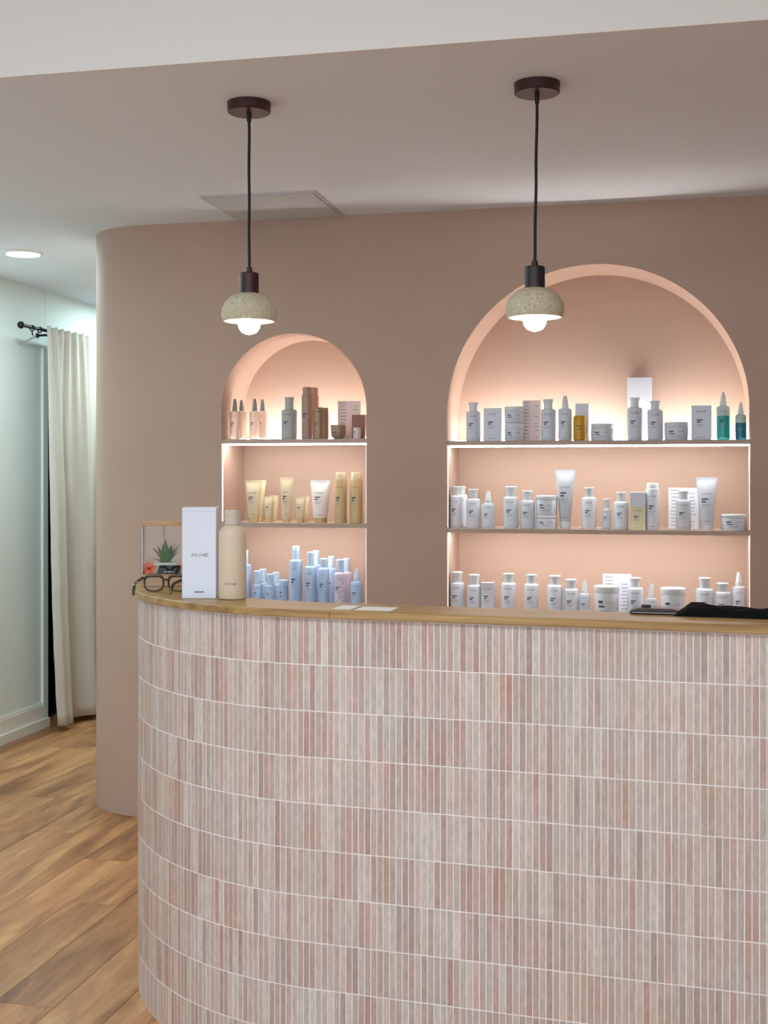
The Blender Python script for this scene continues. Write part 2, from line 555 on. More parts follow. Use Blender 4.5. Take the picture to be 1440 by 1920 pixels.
# ------------------------------------------------------------------ niche shelves with their light strips
TOPZ = [1.658, 1.645]; MIDZ = [1.298, 1.283]
def shelf(i, top, label, uplight, under):
    nc = NICHES[i]
    w = nc['u1'] - nc['u0']
    if top > nc['spring']: raise ValueError
    root = thing('niche_shelf', label, 'shelf', wp(nc['u0'] + w / 2, 0, top - 0.018), ROT)
    lo = 0.0 if uplight else 0.009            # the middle boards hide their strip behind a front lip
    m = MB()
    prof = [(0.002, 0), (0.010, 0), (0.010, lo), (NICHE_DEPTH - 0.001, lo), (NICHE_DEPTH - 0.001, 0.018), (0.002, 0.018)]
    m.loft([[(sx * (w / 2 - 0.001), y_, z_) for y_, z_ in prof] for sx in (-1, 1)])
    m.build('board', 'shelf_paint', root, smooth=False)
    if under:
        m = MB(); m.box((-w / 2 + 0.006, 0.040, lo - 0.007), (w / 2 - 0.006, 0.054, lo - 0.0005))
        s = m.build('light_strip', 'led', root, smooth=False); tag(s, 'thin white glow added along the bay edge')
        drop = top - 0.018 - (MIDZ[i] if uplight else nc['bottom'])
        for sx in (-1, 1):
            m = MB(); m.box((sx * (w / 2 - 0.0025) - 0.0015, 0.006, -drop + 0.004), (sx * (w / 2 - 0.0025) + 0.0015, 0.014, lo - 0.008))
            tag(m.build('edge_glow', 'side_glow', root, smooth=False), 'thin white glow added along the bay edge')
    if uplight:
        m = MB(); m.box((-w / 2 + 0.006, 0.192, 0.0185), (w / 2 - 0.006, 0.206, 0.025))
        s = m.build('light_strip', 'led_up', root, smooth=False); tag(s, 'thin white glow added along the bay edge')
    return root
shelf(0, TOPZ[0], 'upper shelf board in the narrow arched niche, glowing along its edge', True, True)
shelf(0, MIDZ[0], 'middle shelf board in the narrow arched niche holding gold tubes', False, True)
shelf(1, TOPZ[1], 'upper shelf board in the wide arched niche, glowing along its edge', True, True)
shelf(1, MIDZ[1], 'middle shelf board in the wide arched niche with white products', False, True)

# ------------------------------------------------------------------ reception counter
TC = R(17.0)
CU = Vector((math.cos(TC), -math.sin(TC)))
CN = Vector((math.sin(TC), math.cos(TC)))
CT = Vector((-0.18, 3.1127))
CR = 0.80
CC = CT + CN * CR
ARC_END = R(99)
def path(s, off=0.0):
    """Point and outward normal of the counter front at arc length s (0 where the curve starts); off moves outward."""
    if s >= 0:
        n = -CN; p = CT + CU * s
    else:
        a = min(-s / CR, ARC_END)
        n = Vector((-CN.x * math.cos(a) - CU.x * math.sin(a), -CN.y * math.cos(a) - CU.y * math.sin(a)))
        p = CC + n * CR
        rest = -s - ARC_END * CR
        if rest > 0:
            d = Vector((n.y, -n.x))
            p = p + d * rest
    return p + n * off, n
S0, S1 = -ARC_END * CR, 1.75
ROWH, COLW = 0.115, 0.016
counter = thing('reception_counter', 'curved reception counter clad in upright pink and beige finger tiles', 'counter', (CT.x, CT.y, 0))
def outline(off, s0, s1, step=0.03):
    n = max(2, int((s1 - s0) / step))
    return [path(s0 + (s1 - s0) * k / n, off)[0] - CT for k in range(n + 1)]
def band(m, o_out, o_in, s0, s1, z0, z1):
    a, b_ = outline(o_out, s0, s1), outline(o_in, s0, s1)
    rings = []
    for p, q in zip(a, b_):
        rings.append([(p.x, p.y, z0), (p.x, p.y, z1), (q.x, q.y, z1), (q.x, q.y, z0)])
    m.loft(rings)
m = MB(); band(m, -0.0017, -0.15, S0, S1, 0.0, 1.151)
m.build('core', 'grout', counter)
TINTS = [(205, 189, 176), (199, 181, 168), (203, 179, 166), (193, 163, 150), (210, 196, 185), (195, 169, 156), (190, 161, 149), (201, 185, 172), (207, 187, 174), (191, 171, 158), (205, 193, 183), (197, 175, 162)]
def tile_geo(mb):
    w, h, d, c = COLW / 2 - 0.0011, ROWH / 2 - 0.0013, 0.0032, 0.0006
    base = [(-w, 0, -h), (w, 0, -h), (w, 0, h), (-w, 0, h)]
    mid = [(x, -d + c, z) for x, _, z in base]
    top = [(-w + c, -d, -h + c), (w - c, -d, -h + c), (w - c, -d, h - c), (-w + c, -d, h - c)]
    mb.loft([base, mid, top], (False, True))
def set_tint(me, cols):
    at = me.color_attributes.new('tint', 'FLOAT_COLOR', 'POINT')
    at.data.foreach_set('color', [v for c in cols for v in c])
trng = random.Random(11)
def tint():
    c = trng.choice(TINTS)
    k = trng.uniform(0.95, 1.04)
    return lin(tuple(min(255, v * k) for v in c))
variants = []
for k in range(24):
    mb = MB(); tile_geo(mb)
    o = mb.build('tile', 'glazed_tile', counter, smooth=False)
    set_tint(o.data, [tint()] * len(o.data.vertices))
    variants.append(o.data)
    bpy.data.objects.remove(o)
rest = MB(); rest_cols = []
ncol = int((S1 - S0) / COLW)
for i in range(ncol):
    s = S0 + (i + 0.5) * COLW
    p, n = path(s, -0.004)
    t = Vector((-n.y, n.x))
    single = 0.605 < s < 1.085
    for r_ in range(10):
        zc = r_ * ROWH + ROWH / 2
        jit = trng.uniform(-0.0004, 0.0004)
        if single:
            o = link('tile', trng.choice(variants), counter)
            q = p - CT + n * jit
            o.location = (q.x, q.y, zc)
            o.rotation_euler.z = math.atan2(t.y, t.x) if t.x * CU.x + t.y * CU.y > 0 else math.atan2(-t.y, -t.x)
        else:
            mb = MB(); tile_geo(mb)
            c = tint()
            tx = t if t.x * n.y - t.y * n.x < 0 else -t
            vs_ = []
            for x, y, z in mb.v:
                q = p - CT + t * x - n * y + n * jit
                vs_.append((q.x, q.y, z + zc))
            rest.add(vs_, mb.f)
            rest_cols += [c] * len(vs_)
o = rest.build('tile_field', 'glazed_tile', counter, smooth=False)
set_tint(o.data, rest_cols)
tag(o, kind='stuff')

# countertop: a curved board and a straight board meeting at a seam
TOPB, TOPT = 1.1525, 1.172
top = thing('countertop', 'oak ledge running along the top of the tiled counter', 'countertop', (CT.x, CT.y, 0))
def top_board(name, s0, s1):
    a, b_ = outline(0.014, s0, s1), outline(-0.172, s0, s1)
    rings = []
    c = 0.002
    for p, q in zip(a, b_):
        d = (q - p).normalized() * c
        rings.append([(p.x + d.x, p.y + d.y, TOPB), (p.x, p.y, TOPB + c), (p.x, p.y, TOPT - c), (p.x + d.x, p.y + d.y, TOPT), (q.x, q.y, TOPT), (q.x, q.y, TOPB)])
    m = MB(); m.loft(rings); m.build(name, 'counter_oak', top)
SEAM = 0.052
top_board('board', S0, SEAM - 0.0008)
top_board('board', SEAM + 0.0008, S1)
m = MB()
q0, q1 = path(0.80, -0.1725)[0] - CT, path(S1, -0.1725)[0] - CT
d = CN * 0.13
m.prism([(q0.x, q0.y), (q1.x, q1.y), (q1.x + d.x, q1.y + d.y), (q0.x + d.x, q0.y + d.y)], TOPB, TOPT - 0.001)
m.build('rear_board', 'counter_oak', top, smooth=False)

# ------------------------------------------------------------------ pendant lamps
def pendant(x, y, tilt, z_hold, label, socket):
    root = thing('pendant_lamp', label, 'pendant lamp', (x, y, 0), 0, 'pendant lamps over the counter')
    m = MB(); m.lathe([(0.060, CEIL - 0.030), (0.0635, CEIL - 0.027), (0.0645, CEIL - 0.0005)], 48)
    m.build('canopy', 'dark_walnut', root)
    m = MB(); m.lathe([(0.0055, CEIL - 0.056), (0.0065, CEIL - 0.054), (0.0065, CEIL - 0.0305)], 16)
    m.build('cord_grip', 'black_cord', root)
    pts = [(tilt * k / 16 + 0.0006 * math.sin(k * 0.9) * (0 if k in (0, 16) else 1), 0, CEIL - 0.05 + (z_hold + 0.010 - CEIL + 0.05) * k / 16) for k in range(17)]
    m = MB(); m.tube(pts, 0.0043, 10); m.build('cord', 'black_cord', root)
    m = MB(); m.lathe([(0.0285, z_hold - 0.062), (0.0285, z_hold - 0.003), (0.026, z_hold), (0.010, z_hold + 0.0005), (0.0085, z_hold + 0.016), (0.005, z_hold + 0.018)], 32, (tilt, 0))
    m.build('socket', socket, root)
    zt = z_hold - 0.060
    prof = [(0.026, zt), (0.040, zt - 0.003), (0.056, zt - 0.012), (0.070, zt - 0.026), (0.079, zt - 0.043), (0.0822, zt - 0.058), (0.0812, zt - 0.070), (0.0765, zt - 0.083)]
    inner = [(0.0705, zt - 0.083), (0.0745, zt - 0.070), (0.0755, zt - 0.058), (0.072, zt - 0.044), (0.062, zt - 0.028), (0.048, zt - 0.016), (0.030, zt - 0.010)]
    m = MB(); m.lathe(prof + inner, 48, (tilt, 0), (False, False))
    m.build('shade', 'speckled_stone', root)
    m = MB()
    zb = zt - 0.122
    m.lathe([(0.013, zt - 0.012), (0.014, zt - 0.040), (0.020, zt - 0.055), (0.029, zt - 0.070), (0.0335, zt - 0.086), (0.031, zt - 0.102), (0.022, zt - 0.115), (0.010, zb + 0.002), (0.001, zb)], 32, (tilt, 0))
    m.build('bulb', 'bulb_glow', root)
pendant(-0.398, 3.696, 0.0005, 2.1014, 'lit stone pendant lamp hanging left, before the narrow niche', 'dark_walnut')
pendant(0.4288, 3.511, -0.0065, 2.0897, 'lit stone pendant lamp hanging right, before the wide niche', 'dark_metal')

# ------------------------------------------------------------------ ceiling fittings
def downlight(u, t, label):
    p = wp(u, t)
    root = thing('downlight', label, 'downlight', (p.x, p.y, CEIL - 0.012), 0, 'round downlights in the ceiling')
    m = MB(); m.lathe([(0.082, 0.0), (0.095, 0.003), (0.098, 0.0115), (0.082, 0.0115)], 40, (0, 0), (False, False))
    m.build('trim_ring', 'white_trim', root)
    m = MB(); m.lathe([(0.082, 0.0015), (0.082, 0.011)], 40)
    m.build('lens', 'downlight_lens', root)
downlight(-0.815, 0.5, 'round glowing downlight above the corridor at the left edge')
downlight(-0.815, 2.35, 'round downlight deeper in the corridor, behind the rounded wall')
downlight(-0.815, -1.5, 'round downlight in the near corridor ceiling, beyond the left edge')

pc = Vector((-0.448, 5.115))
root = thing('access_panel', 'square grey access panel set in the ceiling above the niches', 'ceiling panel', (pc.x, pc.y, CEIL - 0.008), R(-12))
m = MB(); m.box((-0.222, -0.222, 0.0), (0.222, 0.222, 0.0075)); m.build('panel', 'panel_paint', root, smooth=False)
m = MB()
a, w = 0.236, 0.010
m.loft([[(-a, -a, 0.0075), (a, -a, 0.0075), (a, a, 0.0075), (-a, a, 0.0075)], [(-a, -a, 0.002), (a, -a, 0.002), (a, a, 0.002), (-a, a, 0.002)],
        [(-a + w, -a + w, 0.002), (a - w, -a + w, 0.002), (a - w, a - w, 0.002), (-a + w, a - w, 0.002)], [(-a + w, -a + w, 0.0075), (a - w, -a + w, 0.0075), (a - w, a - w, 0.0075), (-a + w, a - w, 0.0075)]], (False, False))
m.build('frame', 'panel_paint', root, smooth=False)

# ------------------------------------------------------------------ curtain on its rod
RODZ, RODU = 2.338, -1.225
p = wp(RODU, 0)
rod = thing('curtain_rod', 'black curtain rod with ball ends on the corridor wall', 'curtain rod', (p.x, p.y, RODZ), ROT)
m = MB(); m.tube([(0, 1.235, 0), (0, 3.1, 0)], 0.0095, 12); m.build('pole', 'black_metal', rod)
m = MB(); m.lathe([(0.001, -0.021), (0.012, -0.017), (0.019, -0.008), (0.021, 0), (0.019, 0.008), (0.012, 0.017), (0.001, 0.021)], 20)
m.v = [(x, y + 1.215, z) for x, y, z in m.v]
m.build('finial', 'black_metal', rod)
for tt in (1.62, 2.98):
    m = MB(); m.tube([(LB - RODU + 0.001, tt, -0.012), (-0.04, tt, -0.012), (0, tt, 0)], 0.007, 10)
    m.lathe([(0.016, 0), (0.016, 0.006)], 16)
    k = len(m.v) - 32
    m.v = m.v[:k] + [(LB - RODU + 0.001 + z, tt + x, -0.012 + y) for x, y, z in m.v[k:]]
    m.build('bracket', 'black_metal', rod)
for tt in (1.34, 1.43):
    m = MB(); m.tube([(0.0145 * math.cos(a_), tt, 0.0145 * math.sin(a_) - 0.004) for a_ in [2 * math.pi * k / 20 for k in range(20)]], 0.0035, 8, True)
    m.build('ring', 'black_metal', rod)
m = MB(); m.tube([(0, 1.34, -0.02), (0, 1.345, -0.045)], 0.004, 8); m.build('hook', 'black_metal', rod)

def curtain():
    nu, nv = 220, 36
    z_top, z_bot = RODZ + 0.022, 0.035
    vs_, fs = [], []
    for j in range(nv + 1):
        v = j / nv
        z = z_top + (z_bot - z_top) * v
        for i in range(nu + 1):
            s = i / nu
            t0 = 1.465 + 0.10 * v ** 3
            t = t0 + (3.06 - t0) * s
            fine = 0.011 * math.sin(s * 2 * math.pi * 19 + 0.6 * math.sin(s * 9))
            broad = 0.050 * math.tanh(1.5 * math.sin(s * 2 * math.pi * 4.6 - 0.2 + 0.4 * math.sin(s * 11))) + 0.012 * math.sin(s * 2 * math.pi * 11.3 + 1.1)
            k = min(1.0, v * 2.2) ** 0.7
            off = fine * (1 - k) + broad * k * (0.75 + 0.25 * v)
            t += 0.012 * k * math.cos(s * 2 * math.pi * 5.2)
            crease = 0.0016 * math.sin(z * 23 + s * 8) * v
            gather = 0.006 if v < 0.012 else 0
            vs_.append((off + 0.026 + 0.012 * k + crease, t, z - RODZ + (0.004 * math.sin(s * 2 * math.pi * 19) if j == 0 else 0)))
    for j in range(nv):
        for i in range(nu):
            a = j * (nu + 1) + i
            fs.append((a, a + 1, a + nu + 2, a + nu + 1))
    m = MB(); m.add(vs_, fs)
    o = m.build('curtain', 'curtain_linen', loc=(p.x, p.y, RODZ), rotz=ROT, angle=80)
    sd = o.modifiers.new('thickness', 'SOLIDIFY'); sd.thickness = 0.003; sd.offset = 0
    tag(o, 'long off-white linen curtain hanging from the black rod in the corridor', 'curtain')
curtain()

# ------------------------------------------------------------------ lettering
_text = {}
def text_geo(s):
    """Flat lettering as (verts2d, faces), one unit wide, centred, standing on y = 0."""
    if s not in _text:
        cu = bpy.data.curves.new('lettering', 'FONT'); cu.body = s; cu.size = 1; cu.resolution_u = 2; cu.space_character = 1.25
        ob = bpy.data.objects.new('lettering', cu); COL.objects.link(ob)
        bpy.context.view_layer.update()
        me = bpy.data.meshes.new_from_object(ob.evaluated_get(bpy.context.evaluated_depsgraph_get()))
        v = [(p.co.x, p.co.y) for p in me.vertices]; f = [tuple(q.vertices) for q in me.polygons]
        bpy.data.objects.remove(ob); bpy.data.curves.remove(cu); bpy.data.meshes.remove(me)
        x0, x1 = min(a for a, _ in v), max(a for a, _ in v)
        _text[s] = ([((a - (x0 + x1) / 2) / (x1 - x0), b_ / (x1 - x0)) for a, b_ in v], f)
    return _text[s]
def logo_geo():
    """The house wordmark: four plain capitals and a last letter made of three sweeping strokes."""
    if '_logo' in _text: return _text['_logo']
    v, f = text_geo('KEUN')
    hh = max(b_ for _, b_ in v)
    v = [(a * 0.74 - 0.13, b_) for a, b_ in v]; v = [(a, b_ * 0.74) for a, b_ in v]
    f = list(f); hh *= 0.74
    for k, (y0, y1, ln) in enumerate(((0.0, 0.10, 0.17), (0.45, 0.62, 0.16), (0.85, 1.22, 0.22))):
        o = len(v); n = 8
        for i in range(n + 1):
            s = i / n
            x = 0.29 + ln * s; y = hh * (y0 + (y1 - y0) * s * s)
            th = hh * 0.13 * (0.35 + 1.3 * math.sin(math.pi * min(1, s * 0.9 + 0.1)))
            v.append((x, y - th / 2)); v.append((x, y + th / 2))
        for i in range(n):
            f.append((o + 2 * i, o + 2 * i + 2, o + 2 * i + 3, o + 2 * i + 1))
    o = len(v); n = 10
    for i in range(n + 1):
        a = R(100) + R(160) * i / n
        v.append((0.315 + 0.035 * math.cos(a), hh * 0.45 + hh * 0.5 * math.sin(a)))
        v.append((0.315 + 0.052 * math.cos(a), hh * 0.45 + hh * 0.56 * math.sin(a)))
    for i in range(n):
        f.append((o + 2 * i, o + 2 * i + 2, o + 2 * i + 3, o + 2 * i + 1))
    _text['_logo'] = (v, f)
    return _text['_logo']

def bar_geo(w, h):
    n = 6
    v = []
    for i in range(n + 1):
        x = -w / 2 + w * i / n
        v += [(x, 0), (x, h)]
    return v, [(2 * i, 2 * i + 2, 2 * i + 3, 2 * i + 1) for i in range(n)]

def put(m, geo, scale, x, z, surf):
    v, f = geo
    m.add([surf(x + a * scale, z + b_ * scale) for a, b_ in v], f)
def cyl(r, ry=None):
    ry = ry or r
    return lambda x, z: (r * math.sin(x / r), -ry * math.cos(x / r) - 0.0004, z)
def flat(y):
    return lambda x, z: (x, y - 0.0004, z)

def label_print(root, surf, w, z0, h, style, mats=('print_dark', 'print_soft')):
    """Brand line, a bold two-line name and fine print on a surface w wide, from z0 up h."""
    m = MB()
    if style == 'tube':
        put(m, logo_geo(), w * 0.50, 0, z0 + h * 0.70, surf)
    else:
        put(m, logo_geo(), w * 0.52, 0, z0 + h * 0.80, surf)
    zb = z0 + h * (0.50 if style != 'tube' else 0.52)
    put(m, bar_geo(w * 0.34, h * 0.035), 1, -w * 0.10, zb + h * 0.06, surf)
    put(m, bar_geo(w * 0.22, h * 0.035), 1, -w * 0.16, zb, surf)
    m.build('print', mats[0], root, smooth=False)
    m = MB()
    for k in range(2):
        put(m, bar_geo(w * (0.44 - 0.12 * k), h * 0.014), 1, -w * (0.05 + 0.05 * k), zb - h * (0.06 + 0.05 * k), surf)
    put(m, bar_geo(w * 0.40, h * 0.014), 1, 0, z0 + h * 0.07, surf)
    tag(m.build('fine_print', mats[1], root, smooth=False), kind='stuff')

def small_print_card(root, w, h, y, mats='print_soft'):
    """Columns of fine print on a card's front."""
    m = MB(); rng_ = random.Random(int(w * 1e5))
    put(m, bar_geo(w * 0.3, h * 0.022), 1, -w * 0.28, h * 0.93, flat(y))
    k = 0.85
    while k > 0.08:
        put(m, bar_geo(w * rng_.uniform(0.22, 0.34), h * 0.018), 1, -w * 0.27, h * k, flat(y))
        if rng_.random() < 0.85:
            put(m, bar_geo(w * rng_.uniform(0.12, 0.26), h * 0.018), 1, w * 0.28, h * k, flat(y))
        k -= 0.085
    tag(m.build('fine_print', mats, root, smooth=False), kind='stuff')

# ------------------------------------------------------------------ products on the shelves
def place(px, t):
    """Wall coordinate u and camera depth of a thing seen at column px standing t inside the niche."""
    mm = (px - CX) / F
    q = W0 + N * t
    u = (q.y * mm - q.x) / (U.x - U.y * mm)
    pt = q + U * u
    return u, pt

def product(kind, niche, level, x0, x1, ytop, label, t=0.065, ysh=None, body='white_plastic', cap='white_cap', style='plain', **kw):
    zs = (TOPZ[niche], MIDZ[niche], NICHES[niche]['bottom'])[level]
    pxc = (x0 + x1) / 2
    u, pt = place(pxc, t)
    k = pt.y / F
    w = (x1 - x0) * k
    h = EYE + (HORIZON - ytop) * k - zs
    sh = (EYE + (HORIZON - ysh) * k - zs) if ysh else None
    names = {'bottle': 'product_bottle', 'spray': 'spray_bottle', 'tube': 'product_tube', 'jar': 'product_jar', 'box': 'product_box', 'card': 'display_card', 'can': 'product_can', 'pot': 'product_pot', 'oil': 'oil_bottle', 'twotone': 'spray_bottle'}
    cats = {'bottle': 'bottle', 'spray': 'spray bottle', 'tube': 'tube', 'jar': 'jar', 'box': 'box', 'card': 'card', 'can': 'can', 'pot': 'pot', 'oil': 'bottle', 'twotone': 'spray bottle'}
    groups = (('bottles and boxes on the narrow niche top shelf', 'gold products on the narrow niche middle shelf', 'blue products on the narrow niche bottom shelf'),
              ('products on the wide niche top shelf', 'products on the wide niche middle shelf', 'products on the wide niche bottom shelf'))
    z_base = zs + kw.get('raise_by', 0.0)
    if kw.get('raise_px'):
        z_base = EYE + (HORIZON - kw['raise_px']) * k
        h = EYE + (HORIZON - ytop) * k - z_base
    root = thing(names[kind], label, cats[kind], (pt.x, pt.y, z_base + 0.0004), ROT + R(kw.get('turn', 0)), groups[niche][level])
    r = w / 2
    if kind == 'bottle':
        c = min(0.006, r * 0.25)
        cw = kw.get('capw', 0.62)
        rc = r * cw
        m = MB(); m.lathe([(r - 0.002, 0), (r, 0.002), (r, sh - c * 1.6), (r - c * 0.35, sh - c * 0.7), (r - c * 1.1, sh - c * 0.15), (rc * 0.97, sh)], 28); m.build('body', body, root)
        fl_ = kw.get('flare', 1.14)
        m = MB(); m.lathe([(rc * 0.90, sh + 0.0004), (rc * 0.90, sh + (h - sh) * 0.55), (rc * fl_, h - 0.003), (rc * fl_ - 0.002, h)], 24); m.build('cap', cap, root)
        label_print(root, cyl(r), w, 0, sh, style)
    elif kind == 'spray':
        c = min(0.006, r * 0.3)
        m = MB(); m.lathe([(r - 0.002, 0), (r, 0.002), (r, sh - c * 1.5), (r - c * 0.5, sh - c * 0.5), (r * 0.55, sh)], 28); m.build('body', body, root)
        hh = h - sh
        m = MB(); m.lathe([(r * 0.50, sh + 0.0004), (r * 0.50, sh + hh * 0.30), (r * 0.44, sh + hh * 0.34), (r * 0.42, sh + hh * 0.55), (r * 0.27, h - 0.004), (r * 0.22, h)], 20); m.build('nozzle', cap, root)
        label_print(root, cyl(r), w, 0, sh, style)
    elif kind == 'twotone':
        c = min(0.006, r * 0.3)
        zl = sh * kw.get('fill', 0.68)
        m = MB(); m.lathe([(r - 0.002, 0), (r, 0.002), (r, zl)], 28); m.build('liquid', body, root)
        m = MB(); m.lathe([(r, zl + 0.0003), (r, sh - c * 1.5), (r - c * 0.5, sh - c * 0.5), (r * 0.55, sh)], 28); m.build('body', 'pale_teal', root)
        hh = h - sh
        m = MB(); m.lathe([(r * 0.52, sh + 0.0004), (r * 0.52, sh + hh * 0.28), (r * 0.42, sh + hh * 0.34), (r * 0.38, sh + hh * 0.6), (r * 0.20, h - 0.003), (r * 0.14, h)], 20); m.build('nozzle', cap, root)
        label_print(root, cyl(r), w, 0, sh, style)
    elif kind == 'oil':
        rc = r * 0.82
        m = MB(); m.lathe([(r - 0.003, 0), (r, 0.003), (r, h * 0.90), (r * 0.96, h * 0.96), (rc, h)], 24); m.build('body', body, root)
        m = MB()
        put(m, bar_geo(w * 0.5, h * 0.04), 1, 0, h * 0.55, cyl(r)); put(m, bar_geo(w * 0.4, h * 0.03), 1, 0, h * 0.44, cyl(r))
        m.build('print', 'print_dark', root, smooth=False)
    elif kind == 'tube':
        rb, hc_ = r * kw.get('base', 0.56), h * kw.get('caph', 0.14)
        rings = []
        for z, a, b_ in ((hc_ + 0.0004, rb * 1.02, rb * 1.02), (hc_ + h * 0.04, rb * 1.10, rb * 1.08), (h * 0.45, rb + (r - rb) * 0.42, rb * 0.92), (h * 0.72, rb + (r - rb) * 0.72, rb * 0.62), (h * 0.90, r * 0.96, rb * 0.22), (h * 0.925, r * 0.985, 0.0016), (h, r, 0.0014)):
            rings.append([(a * math.cos(2 * math.pi * q / 28), b_ * math.sin(2 * math.pi * q / 28), z) for q in range(28)])
        m = MB(); m.loft(rings); m.build('body', body, root)
        m = MB(); m.lathe([(rb * 0.98, 0), (rb, 0.002), (rb, hc_ - 0.001), (rb * 0.97, hc_)], 28); m.build('cap', cap, root)
        def surf(x, z, rb=rb):
            s = min(max((z - h * 0.14) / (h * 0.78), 0), 1)
            a = rb + (r - rb) * s; b_ = rb * (1.10 - 0.18 * s / 0.4) if s < 0.4 else rb * max(0.14, 0.92 - 0.30 / 0.35 * (s - 0.4) - (0.5 * max(0, s - 0.75) / 0.25))
            q = max(-0.98, min(0.98, x / a))
            return (x, -b_ * math.sqrt(1 - q * q) - 0.0016, z)
        label_print(root, surf, w * 0.85, hc_, h * 0.80, 'tube')
    elif kind == 'jar':
        lid = kw.get('lid', 0.30)
        lr = r * kw.get('lidw', 1.0)
        zl = h * (1 - lid)
        m = MB(); m.lathe([(r * 0.94, 0), (r * 0.97, 0.003), (r * kw.get('topw', 0.985), zl * 0.9), (r * 0.93, zl)], 36); m.build('body', body, root)
        m = MB(); m.lathe([(lr * 0.985, zl + 0.0004), (lr, zl + 0.002), (lr, h - 0.003), (lr - 0.003, h)], 36); m.build('lid', cap, root)
        m = MB()
        put(m, bar_geo(w * 0.20, zl * 0.10), 1, -w * 0.22, zl * 0.60, cyl(r * 0.985)); put(m, bar_geo(w * 0.24, zl * 0.07), 1, -w * 0.18, zl * 0.44, cyl(r * 0.985))
        put(m, logo_geo(), w * 0.24, w * 0.20, zl * 0.60, cyl(r * 0.985))
        m.build('print', 'print_dark', root, smooth=False)
        m = MB(); put(m, bar_geo(w * 0.42, zl * 0.035), 1, -w * 0.02, zl * 0.28, cyl(r * 0.985)); m.build('fine_print', 'print_soft', root, smooth=False)
    elif kind in ('box', 'card'):
        dp = kw.get('deep', w * 0.9 if kind == 'box' else 0.012)
        m = MB(); m.box((-r, -dp / 2, 0), (r, dp / 2, h), 0.0008); m.build('carton' if kind == 'box' else 'panel', body, root, angle=20)
        if style == 'text':
            small_print_card(root, w, h, -dp / 2)
        elif style == 'twotone':
            m = MB(); m.box((-r - 0.0004, -dp / 2 - 0.0004, 0.0002), (r + 0.0004, dp / 2 + 0.0004, h * 0.62)); m.build('sleeve', kw.get('sleeve', 'cream_card'), root, smooth=False)
            label_print(root, flat(-dp / 2 - 0.0006), w * 0.9, 0, h * 0.62, 'plain')
        elif style != 'blank':
            label_print(root, flat(-dp / 2), w * 0.9, 0, h, style)
    elif kind == 'can':
        zc = h * kw.get('split', 0.80)
        cw = r * kw.get('capw', 0.97)
        m = MB(); m.lathe([(r - 0.002, 0), (r, 0.002), (r, zc - 0.004), (r * 0.97, zc - 0.001), (r * 0.9, zc)], 28); m.build('body', body, root)
        m = MB(); m.lathe([(cw, zc + 0.0006), (cw, h - 0.004), (cw * 0.93, h - 0.001), (cw * 0.85, h)], 28); m.build('cap', cap, root)
        label_print(root, cyl(r), w, 0, zc, style)
    elif kind == 'pot':
        m = MB(); m.lathe([(r * 0.5, 0), (r * 0.72, h * 0.06), (r * 0.93, h * 0.28), (r, h * 0.52), (r * 0.97, h * 0.66)], 32); m.build('body', body, root)
        m = MB(); m.lathe([(r * 0.99, h * 0.665), (r * 1.0, h * 0.70), (r * 1.0, h * 0.97), (r * 0.96, h)], 32); m.build('lid', cap, root)
        m = MB(); put(m, bar_geo(w * 0.3, h * 0.06), 1, -w * 0.08, h * 0.42, cyl(r)); m.build('print', 'print_dark', root, smooth=False)
    base = next((c for c in root.children if c.name.split('.')[0] in ('body', 'carton', 'panel', 'liquid')), None)
    sleeve = next((c for c in root.children if c.name.startswith('sleeve')), None)
    for c in list(root.children):
        if 'print' in c.name and base:
            c.parent = sleeve or base
    return root

P = product
# narrow niche, top shelf
N0 = dict(body='mist_plastic', cap='nozzle_grey')
P('spray', 0, 0, 431, 450, 748, 'peach misty spray bottle leftmost on the narrow niche top shelf', ysh=771, t=0.06, **N0)
P('spray', 0, 0, 444, 462, 750, 'peach misty spray bottle partly hidden behind the leftmost one', ysh=771, t=0.12, **N0)
P('spray', 0, 0, 468, 487, 748, 'clear pale spray bottle in front, second from left, narrow niche top shelf', ysh=771, t=0.06, **N0)
P('spray', 0, 0, 483, 501, 749, 'clear pale spray bottle peeking out just left of the grey bottle', ysh=771, t=0.12, **N0)
P('bottle', 0, 0, 528, 557, 745, 'grey bottle with matching grey cap on narrow niche top shelf', ysh=768, body='grey_plastic', cap='grey_plastic', flare=1.0)
P('can', 0, 0, 565.5, 586, 726, 'tallest rosy brown bottle on the narrow niche top shelf', body='rose_brown', cap='rose_brown', split=0.84, capw=0.80)
P('can', 0, 0, 580, 598, 727, 'tall rosy brown bottle standing just behind the tallest brown one', t=0.15, body='rose_brown', cap='rose_brown', split=0.84, capw=0.80)
P('can', 0, 0, 588, 606, 764, 'short bronze can in front of the tall brown bottles', t=0.04, body='bronze_plastic', cap='bronze_plastic', split=0.86)
P('can', 0, 0, 599, 616, 765, 'short bronze can half hidden beside the front bronze can', t=0.11, body='bronze_plastic', cap='bronze_plastic', split=0.86)
P('pot', 0, 0, 620, 648, 797, 'small round olive gold pot on the narrow niche top shelf', t=0.05, body='bronze_plastic', cap='bronze_plastic')
P('card', 0, 0, 633, 677, 752, 'pale pink card with fine print behind the olive gold pot', t=0.17, body='pink_card', style='text')
P('box', 0, 0, 661, 686, 778, 'dark brown box at the right end of narrow niche top shelf', t=0.13, body='brown_card', style='blank', deep=0.03)
P('jar', 0, 0, 662, 677, 798, 'tiny white and brown jar before the dark brown box', t=0.05, body='pink_card', cap='brown_card', lid=0.16)
